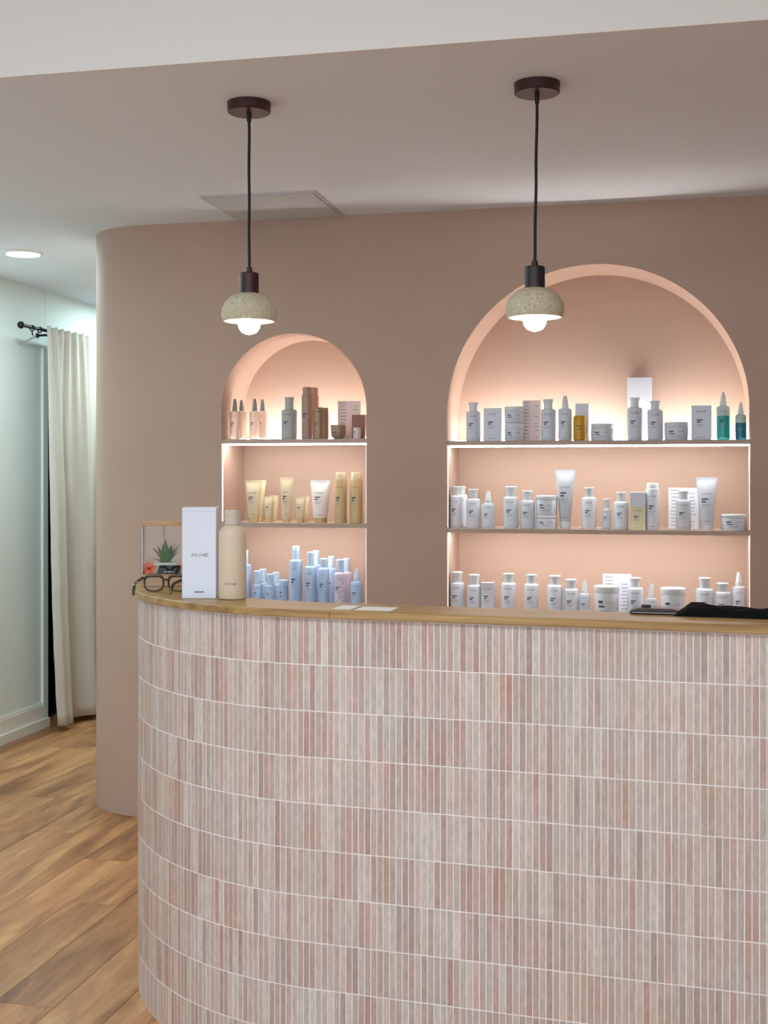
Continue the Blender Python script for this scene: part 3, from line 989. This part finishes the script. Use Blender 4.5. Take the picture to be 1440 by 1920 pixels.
# narrow niche, middle shelf
G = dict(body='gold_cream', cap='gold_plastic')
P('tube', 0, 1, 459, 492, 901, 'wide gold cream tube at the left of the narrow niche middle shelf', base=0.58, caph=0.12, **G)
P('tube', 0, 1, 471, 500, 900, 'wide gold cream tube showing behind the leftmost gold tube', t=0.16, base=0.58, caph=0.12, **G)
P('tube', 0, 1, 494, 514, 931, 'small gold tube between the wide and the tall gold tubes', base=0.68, caph=0.13, **G)
P('tube', 0, 1, 504, 523, 929, 'small gold tube half hidden left of the tall gold tube', t=0.15, base=0.68, caph=0.13, **G)
P('tube', 0, 1, 524, 551, 895, 'tall slim gold tube, tallest on the narrow niche middle shelf', base=0.58, caph=0.10, **G)
P('tube', 0, 1, 553, 574, 932, 'small gold tube right of the tall slim gold tube', base=0.68, caph=0.13, **G)
P('tube', 0, 1, 561, 581, 931, 'small gold tube half hidden left of the pearly white tube', t=0.15, base=0.68, caph=0.13, **G)
P('tube', 0, 1, 581, 621, 900, 'pearly white wide tube with gold cap on narrow niche middle shelf', base=0.62, caph=0.12, body='pearl_tube', cap='gold_plastic')
P('can', 0, 1, 627, 650, 886, 'left one of two gold bottles on the narrow niche middle shelf', body='gold_plastic', cap='gold_cream', split=0.87, capw=0.78)
P('can', 0, 1, 656, 680, 886, 'right one of two gold bottles on the narrow niche middle shelf', body='gold_plastic', cap='gold_cream', split=0.87, capw=0.78)
# narrow niche, bottom shelf
B = dict(body='lavender_plastic', cap='lavender_cap')
P('bottle', 0, 2, 446, 471, 1032, 'tall blue bottle mostly hidden behind the beige bottle on the counter', ysh=1057, flare=0.95, **B)
P('bottle', 0, 2, 474, 492, 1070, 'small pale blue bottle right of the beige counter bottle', ysh=1094, capw=0.8, flare=0.98, **B)
P('bottle', 0, 2, 484, 502, 1067, 'small pale blue bottle behind the gap between two small blue bottles', ysh=1091, t=0.15, capw=0.8, flare=0.98, **B)
P('bottle', 0, 2, 497, 516, 1076, 'second small pale blue bottle from the beige counter bottle', ysh=1096, capw=0.78, flare=0.98, **B)
P('bottle', 0, 2, 509, 526, 1073, 'small pale blue bottle just left of the squat blue jar', ysh=1093, t=0.15, capw=0.8, flare=0.98, **B)
P('jar', 0, 2, 523, 541, 1087, 'squat blue jar left of the tallest blue bottle', lid=0.22, **B)
P('bottle', 0, 2, 543, 567, 1024, 'tallest slim blue bottle on the narrow niche bottom shelf', ysh=1049, capw=0.6, flare=0.92, **B)
P('bottle', 0, 2, 571, 594, 1035, 'blue bottle with blue cap next right of the tallest blue bottle', ysh=1061, capw=0.58, flare=1.0, **B)
P('bottle', 0, 2, 582, 603, 1032, 'pale blue bottle behind, in the gap right of the tallest pair', ysh=1058, t=0.16, capw=0.62, flare=1.0, **B)
P('bottle', 0, 2, 597, 617, 1047, 'blue bottle just left of the lilac patterned bottle', ysh=1064, capw=0.66, flare=1.0, **B)
P('bottle', 0, 2, 611, 631, 1043, 'pale blue bottle behind, left of the lilac patterned bottle', ysh=1064, t=0.16, capw=0.66, flare=1.0, **B)
P('bottle', 0, 2, 626, 650, 1049, 'lilac patterned bottle in front on the narrow niche bottom shelf', ysh=1073, capw=0.62, flare=1.0, body='lilac_print', cap='lavender_cap')
P('bottle', 0, 2, 639, 660, 1047, 'lilac bottle half hidden behind the patterned lilac bottle', ysh=1072, t=0.16, capw=0.66, flare=1.0, body='lilac_print', cap='lavender_cap')
P('spray', 0, 2, 657, 680, 1067, 'short blue spray bottle at the right end of the blue products', ysh=1090, **B)
# wide niche, top shelf
P('bottle', 1, 0, 874, 901, 755, 'white bottle leftmost on the wide niche top shelf', ysh=771)
P('box', 1, 0, 908, 940, 766, 'plain white carton right of the leftmost top shelf bottle', body='white_card', deep=0.05)
P('jar', 1, 0, 946, 983, 793.5, 'lower white jar of the stack on the wide niche top shelf', t=0.075, lid=0.30, lidw=0.98)
P('jar', 1, 0, 946, 983, 763, 'upper white jar of the stack on the wide niche top shelf', t=0.075, lid=0.30, lidw=0.98, raise_px=792.8)
P('card', 1, 0, 980, 1014, 751, 'pink white card with fine print right of the stacked jars', t=0.10, body='pink_card', style='text')
P('bottle', 1, 0, 1014, 1042, 749, 'white bottle right of the pink fine print card', ysh=767)
P('spray', 1, 0, 1047, 1072, 742, 'white spray bottle left of the amber oil bottle', ysh=766)
P('box', 1, 0, 1079, 1104, 757, 'slim white carton behind the amber oil bottle', t=0.11, body='white_card', deep=0.03, style='blank')
P('oil', 1, 0, 1075, 1098, 780, 'amber yellow oil bottle on the wide niche top shelf', t=0.055, body='amber_oil')
P('jar', 1, 0, 1108, 1151, 795, 'white jar right of the amber oil bottle', lid=0.28, lidw=0.97)
P('box', 1, 0, 1177, 1222, 709, 'tall plain white box standing at the back of top shelf', t=0.257, body='white_card', deep=0.06, style='blank')
P('bottle', 1, 0, 1176, 1204, 746, 'white bottle before the left half of the tall white box', ysh=764)
P('bottle', 1, 0, 1214, 1243, 752, 'white bottle right of the tall white box', ysh=768)
P('jar', 1, 0, 1246, 1290, 792, 'white jar left of the rightmost top shelf carton', lid=0.28, lidw=0.97)
P('box', 1, 0, 1297, 1333, 761, 'white carton left of the teal spray bottle', body='white_card', deep=0.05)
P('twotone', 1, 0, 1344, 1368, 735, 'teal spray bottle with pale shoulder on the wide niche top shelf', ysh=761, body='teal_liquid', fill=0.70)
P('twotone', 1, 0, 1379, 1399, 754, 'small blue spray bottle at right end of wide niche top shelf', ysh=777, body='blue_liquid', fill=0.66)
# wide niche, middle shelf
P('bottle', 1, 1, 843, 866, 912, 'white bottle leftmost on the wide niche middle shelf', ysh=929, capw=0.66)
P('bottle', 1, 1, 853, 877, 912, 'white bottle half hidden behind the leftmost middle shelf bottle', ysh=927, t=0.16, capw=0.66)
P('bottle', 1, 1, 874, 901, 917, 'white bottle left of the white spray on the middle shelf', ysh=935)
P('spray', 1, 1, 903, 928, 921, 'white spray bottle on the left of the wide niche middle shelf', ysh=944)
P('bottle', 1, 1, 944, 972, 912, 'taller white bottle left in the pair beside the stacked tubs', ysh=931, capw=0.7)
P('bottle', 1, 1, 975, 1003, 920, 'white bottle touching the left side of the stacked tubs', ysh=938)
P('jar', 1, 1, 1005, 1045, 966, 'lower white tub of the stack on the wide niche middle shelf', lid=0.22)
P('jar', 1, 1, 1005, 1045, 929, 'upper white tub of the stack on the wide niche middle shelf', lid=0.22, raise_px=965.4)
P('tube', 1, 1, 1041, 1079, 881, 'tallest white tube on the wide niche middle shelf', base=0.50, caph=0.13, body='silver_plastic', cap='white_cap')
P('bottle', 1, 1, 1091, 1118, 914, 'white bottle right of the tallest white tube', ysh=932)
P('bottle', 1, 1, 1128, 1146, 935, 'small narrow white bottle between two larger middle shelf bottles', ysh=953, capw=0.72, flare=0.98)
P('bottle', 1, 1, 1151, 1178, 923, 'white bottle left of the cream based carton', ysh=940)
P('box', 1, 1, 1182, 1210, 923, 'white carton with a cream lower half on the middle shelf', body='white_card', deep=0.05, style='twotone')
P('can', 1, 1, 1211, 1236, 906, 'slim tall white container right of the cream based carton', split=0.88, capw=0.86, body='white_plastic', cap='white_cap')
P('card', 1, 1, 1254, 1309, 915, 'white card with fine print behind a bottle, middle shelf', t=0.16, body='white_card', style='text')
P('bottle', 1, 1, 1267, 1295, 920, 'silvery bottle in front of the white fine print card', ysh=937, body='silver_plastic')
P('tube', 1, 1, 1305, 1345, 895, 'white tube at the right of the wide niche middle shelf', base=0.58, caph=0.11, body='white_plastic', cap='white_cap')
P('jar', 1, 1, 1352, 1399, 964, 'low white tub at the right end of the middle shelf', lid=0.20, lidw=1.03, topw=1.0)
# wide niche, bottom shelf
P('bottle', 1, 2, 843, 871, 1072, 'white bottle leftmost on the wide niche bottom shelf', ysh=1091, capw=0.68)
P('bottle', 1, 2, 876, 902, 1077, 'second white bottle from left on the wide niche bottom shelf', ysh=1096, capw=0.70)
P('box', 1, 2, 903, 927, 1092, 'small white carton third from left on the bottom shelf', body='white_card', deep=0.04)
P('bottle', 1, 2, 940, 968, 1075, 'white bottle right of the small bottom shelf carton', ysh=1092, capw=0.68)
P('bottle', 1, 2, 983, 1010, 1077, 'white bottle standing alone with gaps both sides, bottom shelf', ysh=1094, capw=0.68)
P('bottle', 1, 2, 1026, 1055, 1079, 'taller left bottle of the touching pair on the bottom shelf', ysh=1096, capw=0.68)
P('bottle', 1, 2, 1057, 1085, 1086, 'shorter right bottle of the touching pair on the bottom shelf', ysh=1103, capw=0.66)
P('spray', 1, 2, 1086, 1107, 1088, 'small white spray left of the large bottom shelf tub', ysh=1112)
P('jar', 1, 2, 1114, 1160, 1098, 'large white tub before the white bottom shelf carton', t=0.06, lid=0.20)
P('box', 1, 2, 1131, 1183, 1077, 'white carton with fine print behind the large white tub', t=0.16, body='white_card', deep=0.05, style='text')
P('bottle', 1, 2, 1176, 1206, 1083, 'white bottle in front of the bottom shelf carton', ysh=1101, t=0.06, capw=0.62)
P('spray', 1, 2, 1210, 1232, 1095, 'small white spray above the dark grey pad on the counter', ysh=1121)
P('jar', 1, 2, 1239, 1284, 1102, 'white tub right of the small spray on the bottom shelf', lid=0.20, lidw=1.02)
P('bottle', 1, 2, 1305, 1337, 1083, 'white bottle third from the right end of the bottom shelf', ysh=1103, capw=0.62)
P('bottle', 1, 2, 1340, 1370, 1093, 'white bottle second from the right end of the bottom shelf', ysh=1109, capw=0.66)
P('spray', 1, 2, 1373, 1398, 1073, 'white pump bottle at the right end of the bottom shelf', ysh=1099)

# ------------------------------------------------------------------ things on the counter
def at(px, depth):
    return (px - CX) / F * depth
# white carton
x, y = at(376.5, 3.43), 3.43
root = thing('product_box', 'tall white carton with a printed wordmark standing on the counter', 'box', (x, y, TOPT + 0.0004), R(1.5))
w, d, h = 0.0915, 0.078, 0.2455
m = MB(); m.box((-w / 2, -d / 2, 0), (w / 2, d / 2, h), 0.001); m.build('carton', 'box_board', root, angle=20)
m = MB(); put(m, logo_geo(), w * 0.50, 0.003, h * 0.462, flat(-d / 2)); put(m, bar_geo(0.026, 0.0028), 1, 0.0, 0.016, flat(-d / 2)); m.build('print', 'print_dark', root, smooth=False)
m = MB(); m.box((-w / 2 + 0.004, -d / 2 - 0.0006, h - 0.0105), (w / 2 - 0.004, -d / 2 - 0.0001, h - 0.0098)); m.build('flap_seam', 'print_light', root, smooth=False)
# beige bottle
x, y = at(436, 3.385), 3.385
root = thing('product_bottle', 'large beige bottle with square-edged cap standing on the counter', 'bottle', (x, y, TOPT + 0.0004))
r = 0.0372
m = MB(); m.lathe([(r - 0.004, 0), (r - 0.001, 0.0015), (r, 0.005), (r, 0.168), (r - 0.0012, 0.178), (r - 0.0045, 0.187), (r - 0.0105, 0.194), (r - 0.0165, 0.1975), (0.0195, 0.199)], 48)
m.build('body', 'sand_plastic', root)
m = MB(); m.lathe([(0.0195, 0.1994), (0.0215, 0.2015), (0.0215, 0.2225), (0.0205, 0.2228), (0.0205, 0.2232), (0.0215, 0.2236), (0.0212, 0.238), (0.0195, 0.2395)], 40)
m.build('cap', 'sand_cap', root)
m = MB(); put(m, logo_geo(), 0.032, 0.0, 0.0395, cyl(r)); m.build('print', 'print_dark', root, smooth=False)
# leaflets
def leaflet(px0, px1, d0, d1, label, rot):
    xm, ym = at((px0 + px1) / 2, (d0 + d1) / 2), (d0 + d1) / 2
    w, l = (px1 - px0) / F * ym, d1 - d0
    m = MB(); m.box((-w / 2, -l / 2, 0), (w / 2, l / 2, 0.0012))
    o = m.build('leaflet', 'paper', loc=(xm, ym, TOPT + 0.0004), rotz=rot, smooth=False)
    tag(o, label, 'leaflet', 'white leaflets lying on the ledge')
leaflet(632, 668, 3.115, 3.20, 'smaller white leaflet lying on the ledge beside the seam', R(-17))
leaflet(672, 742, 3.085, 3.165, 'longer white leaflet lying flat on the ledge, right one', R(-17))

# dark pad and black garment at the right end
x, y = at(1229, 3.035), 3.035
root = thing('desk_pad', 'dark grey slim tray with rounded front lying on the counter', 'tray', (x, y, TOPT + 0.0004), R(-15))
m = MB()
def rr(w, d, z, c, dy=0):
    return [(-w + c, -d + dy, z), (w - c, -d + dy, z), (w - c * 0.3, -d + c * 0.3 + dy, z), (w, -d + c + dy, z), (w, d - c + dy, z), (w - c, d + dy, z), (-w + c, d + dy, z), (-w, d - c + dy, z), (-w, -d + c + dy, z), (-w + c * 0.3, -d + c * 0.3 + dy, z)]
m.loft([rr(0.059, 0.034, 0, 0.008), rr(0.061, 0.036, 0.003, 0.009), rr(0.058, 0.034, 0.008, 0.009, 0.001), rr(0.044, 0.026, 0.0125, 0.008, 0.006)])
m.build('body', 'charcoal_plastic', root)
m = MB(); m.tube([(-0.054, -0.037, 0.004), (0.054, -0.037, 0.004), (0.0615, -0.030, 0.004), (0.0615, 0.02, 0.004)], 0.0014, 6)
m.build('rim', 'print_soft', root)
m = MB(); m.box((-0.034, 0.010, 0.0127), (-0.012, 0.026, 0.018), 0.001); m.build('clip', 'charcoal_plastic', root)

def garment():
    x, y = at(1369, 2.995), 2.995
    nu, nv = 60, 26
    W_, D_ = 0.50, 0.135
    rng_ = random.Random(4)
    vs_, fs = [], []
    prof = [(0.0, 0.002), (0.03, 0.011), (0.065, 0.022), (0.12, 0.022), (0.22, 0.018), (0.33, 0.016), (0.42, 0.015), (0.47, 0.018), (0.52, 0.026), (0.60, 0.036), (0.75, 0.045), (0.92, 0.040), (1.0, 0.003)]
    def hgt(s):
        for (a, ha), (b_, hb) in zip(prof, prof[1:]):
            if s <= b_: return ha + (hb - ha) * (s - a) / (b_ - a)
        return 0.003
    for j in range(nv + 1):
        v = j / nv
        for i in range(nu + 1):
            s = i / nu
            e = min(1.0, 6 * v, 3.5 * (1 - v) + 0.02)
            fold = 0.0022 * math.sin(s * 34 + v * 7) + 0.0016 * math.sin(s * 15 - v * 18)
            z = max(0.0006, hgt(s) * math.sqrt(max(e, 0.0)) + fold * e)
            bow = 0.010 * math.sin(s * 11) * (0.5 - v)
            vs_.append((-0.125 + W_ * s, -D_ / 2 + D_ * v + bow * 0.5, z))
    n0 = len(vs_)
    for k in range(n0):
        vs_.append((vs_[k][0], vs_[k][1], 0.0))
    def idx(i, j): return j * (nu + 1) + i
    for j in range(nv):
        for i in range(nu):
            a, b_, c, d_ = idx(i, j), idx(i + 1, j), idx(i + 1, j + 1), idx(i, j + 1)
            fs += [(a, b_, c, d_), (n0 + d_, n0 + c, n0 + b_, n0 + a)]
    ring = [idx(i, 0) for i in range(nu)] + [idx(nu, j) for j in range(nv)] + [idx(i, nv) for i in range(nu, 0, -1)] + [idx(0, j) for j in range(nv, 0, -1)]
    for a, b_ in zip(ring, ring[1:] + ring[:1]):
        fs.append((a, n0 + a, n0 + b_, b_))
    m = MB(); m.add(vs_, fs)
    o = m.build('folded_garment', 'black_cloth', loc=(x, y, TOPT + 0.0006), rotz=R(-17), angle=60)
    tag(o, 'black folded cloth lying in a low heap at the counter right', 'cloth')
garment()

# display case with succulent
CASE_ROT = R(8)
CW_, CD_, CB, CH = 0.165, 0.115, 0.036, 0.192
cxp, cyp = -0.727, 3.745                     # front left corner
cv, sv = math.cos(CASE_ROT), math.sin(CASE_ROT)
ctr = (cxp + cv * CW_ / 2 - sv * CD_ / 2, cyp + sv * CW_ / 2 + cv * CD_ / 2)
root = thing('display_case', 'small clear display case with wooden lid and base on the counter', 'display case', (ctr[0], ctr[1], TOPT + 0.0004), CASE_ROT)
w, d = CW_ / 2, CD_ / 2
m = MB(); m.box((-w, -d, 0), (w, d, CB), 0.001); m.build('base', 'case_oak', root, angle=20)
m = MB(); m.box((-w - 0.002, -d - 0.002, CH - 0.011), (w + 0.002, d + 0.002, CH), 0.001); m.build('lid', 'case_oak', root, angle=20)
pt_ = 0.0025
for lo, hi in (((-w, -d, CB + 0.0003), (w, -d + pt_, CH - 0.0115)), ((-w, d - pt_, CB + 0.0003), (w, d, CH - 0.0115)), ((-w, -d + pt_ + 0.0002, CB + 0.0003), (-w + pt_, d - pt_ - 0.0002, CH - 0.0115)), ((w - pt_, -d + pt_ + 0.0002, CB + 0.0003), (w, d - pt_ - 0.0002, CH - 0.0115))):
    m = MB(); m.box(lo, hi); m.build('pane', 'clear_acrylic', root, smooth=False)
for sx, sy in ((-1, -1), (1, -1), (-1, 1), (1, 1)):
    m = MB(); x, y = sx * (w - 0.0035), sy * (d - 0.0035)
    m.box((x - 0.002, y - 0.002, CB + 0.0003), (x + 0.002, y + 0.002, CH - 0.0115)); m.build('corner_post', 'acrylic_edge', root, smooth=False)
m = MB(); m.box((-0.020, d - 0.010, CB + 0.0003), (-0.014, d - 0.004, CH - 0.0115)); m.build('divider', 'acrylic_edge', root, smooth=False)

def case_pt(lx, ly):
    return (ctr[0] + cv * lx - sv * ly, ctr[1] + sv * lx + cv * ly)
x, y = case_pt(-0.010, 0.008)
zb = TOPT + CB + 0.0008
root = thing('potted_succulent', 'green pointed succulent in a white square pot in the case', 'plant', (x, y, zb), CASE_ROT)
m = MB()
def sq(a, z, c=0.003): return [(-a + c, -a, z), (a - c, -a, z), (a, -a + c, z), (a, a - c, z), (a - c, a, z), (-a + c, a, z), (-a, a - c, z), (-a, -a + c, z)]
m.loft([sq(0.024, 0), sq(0.031, 0.024), sq(0.034, 0.0245), sq(0.034, 0.032), sq(0.030, 0.032), sq(0.029, 0.027)]); m.build('pot', 'pot_ceramic', root, angle=25)
m = MB(); m.lathe([(0.026, 0.0272), (0.022, 0.030), (0.001, 0.031)], 16); m.build('soil', 'soil', root)
lr_ = random.Random(5)
spec = [(-95, 8, 0.074, 0.014), (-60, 26, 0.066, 0.012), (-140, 24, 0.062, 0.012), (-15, 30, 0.068, 0.012), (20, 38, 0.062, 0.010), (-178, 34, 0.060, 0.011), (-165, 62, 0.040, 0.009), (60, 24, 0.060, 0.011), (110, 22, 0.060, 0.011), (155, 36, 0.056, 0.010), (-30, 46, 0.052, 0.009), (-115, 34, 0.054, 0.012), (-75, 42, 0.050, 0.011), (-5, 20, 0.066, 0.011)]
for az, lean, ln, wd in spec:
    m = MB(); rings = []
    a = R(az); la = R(lean)
    dr = Vector((math.cos(a), math.sin(a), 0)); sd = Vector((-dr.y, dr.x, 0))
    for k in range(7):
        s = k / 6
        ww = wd * (0.75 + 0.9 * s * (1 - s)) * (1 - s ** 2.2) + 0.0004
        th = wd * 0.42 * (1 - s ** 1.5) + 0.0003
        bend = la * (0.75 + 0.35 * s)
        c = dr * (0.006 + ln * s * math.sin(bend)) + Vector((0, 0, 0.029 + ln * s * math.cos(bend)))
        nn = dr * math.cos(bend) - Vector((0, 0, math.sin(bend)))
        rings.append([c + sd * ww, c + nn * th, c - sd * ww, c - nn * th * 0.35])
    m.loft(rings); m.build('leaf', 'leaf_green', root, angle=50)

def flower(lx, ly, pm, label, size):
    x, y = case_pt(lx, ly)
    root = thing('artificial_flower', label, 'flower', (x, y, zb), CASE_ROT)
    m = MB(); m.tube([(0, 0, 0), (0, 0, 0.012)], 0.002, 8); m.build('stem', 'leaf_green', root)
    for k in range(7):
        a = 2 * math.pi * k / 7
        m = MB(); rings = []
        dx = Vector((math.cos(a), -0.35, math.sin(a))); sdv = Vector((-math.sin(a), 0.0, math.cos(a)))
        for q in range(5):
            s = q / 4
            ww = size * 0.42 * math.sin(math.pi * (0.12 + 0.80 * s)) + 0.0004
            c = Vector((0, 0, 0.016)) + dx * size * s + Vector((0, 0.004 * s * s, 0))
            rings.append([c + sdv * ww, c + Vector((0, 0.0007, 0)), c - sdv * ww, c - Vector((0, 0.0007, 0))])
        m.loft(rings); m.build('petal', pm, root, angle=60)
    m = MB(); m.lathe([(0.0012, -0.004), (0.004, -0.002), (0.0045, 0.001), (0.002, 0.004)], 10)
    m.v = [(x_, z_ - 0.006, 0.016 + y_) for x_, y_, z_ in m.v]
    m.build('heart', 'flower_heart', root)
flower(-0.060, -0.028, 'coral_petal', 'coral orange flower left of the succulent pot in the case', 0.020)
flower(0.042, -0.026, 'pink_petal', 'pink flower right of the succulent, beside the white carton', 0.022)

x, y = case_pt(-0.002, -0.036)
m = MB()
m.add([(-0.034, -0.010, 0), (0.034, -0.010, 0), (0.036, 0.004, 0.024), (-0.026, 0.004, 0.024), (-0.034, -0.0085, 0), (0.034, -0.0085, 0), (0.036, 0.0055, 0.024), (-0.026, 0.0055, 0.024)],
      [(0, 1, 2, 3), (7, 6, 5, 4), (0, 4, 5, 1), (1, 5, 6, 2), (2, 6, 7, 3), (3, 7, 4, 0)])
root = thing('name_card', 'small black slanted card before the succulent pot', 'card', (x, y, zb), CASE_ROT)
m.build('panel', 'black_card', root, smooth=False)
m = MB()
for k in range(5):
    zz = 0.004
    m.box((-0.012 + k * 0.006, -0.0088, zz), (-0.008 + k * 0.006, -0.0080, zz + 0.0042))
m.build('print', 'print_light', root, smooth=False)

# spectacles
def spectacles():
    z0 = TOPT + 0.0012
    root = thing('spectacles', 'dark tortoiseshell spectacles lying open at the counter corner', 'spectacles', (-0.622, 3.575, z0), R(3))
    lw, lh = 0.0265, 0.0215
    def rim(cx, inner=1.0):
        pts = []
        for k in range(36):
            a = 2 * math.pi * k / 36
            ca, sa = math.cos(a), math.sin(a)
            ex = 2.0 / 3.2
            x = math.copysign(abs(ca) ** ex, ca) * lw * inner * (1.0 + 0.10 * sa)
            z = math.copysign(abs(sa) ** ex, sa) * lh * inner
            pts.append((cx + x, 0.004 * (x / lw) ** 2 * 0, 0.024 + z))
        return pts
    for cx in (-0.034, 0.034):
        m = MB(); pts = rim(cx)
        m.tube(pts, [0.0026 + 0.0016 * max(0, (p[2] - 0.024) / lh) for p in pts], 8, True); fr = m.build('rim', 'frame_acetate', root)
        inner = rim(cx, 0.95)
        m = MB(); m.loft([[(x, -0.0008, z) for x, _, z in inner], [(x, 0.0008, z) for x, _, z in inner]]); m.build('lens', 'clear_acrylic', fr)
    m = MB(); m.tube([(-0.0085, 0, 0.030), (-0.004, -0.001, 0.0345), (0.004, -0.001, 0.0345), (0.0085, 0, 0.030)], 0.0026, 8); m.build('bridge', 'frame_acetate', root)
    for sx, dx, drop in ((-1, -0.010, -0.004), (1, -0.036, 0.0)):
        hx = sx * 0.066
        m = MB(); m.tube([(sx * 0.060, 0, 0.040), (hx, -0.001, 0.040), (hx + dx * 0.05, -0.008, 0.0395)], 0.0034, 8); m.build('hinge', 'frame_acetate', root)
        m = MB()
        pts = [(hx + dx * 0.05, -0.006, 0.0395), (hx + dx * 0.35, -0.035, 0.037), (hx + dx * 0.7, -0.066, 0.034), (hx + dx * 0.95, -0.084, 0.030), (hx + dx * 1.08, -0.092, 0.022), (hx + dx * 1.14, -0.097, 0.010), (hx + dx * 1.16, -0.100, 0.0035 + drop)]
        m.tube(pts, [0.0042, 0.004, 0.004, 0.0044, 0.0046, 0.0044, 0.0036], 8); m.build('temple', 'frame_acetate', root)
spectacles()
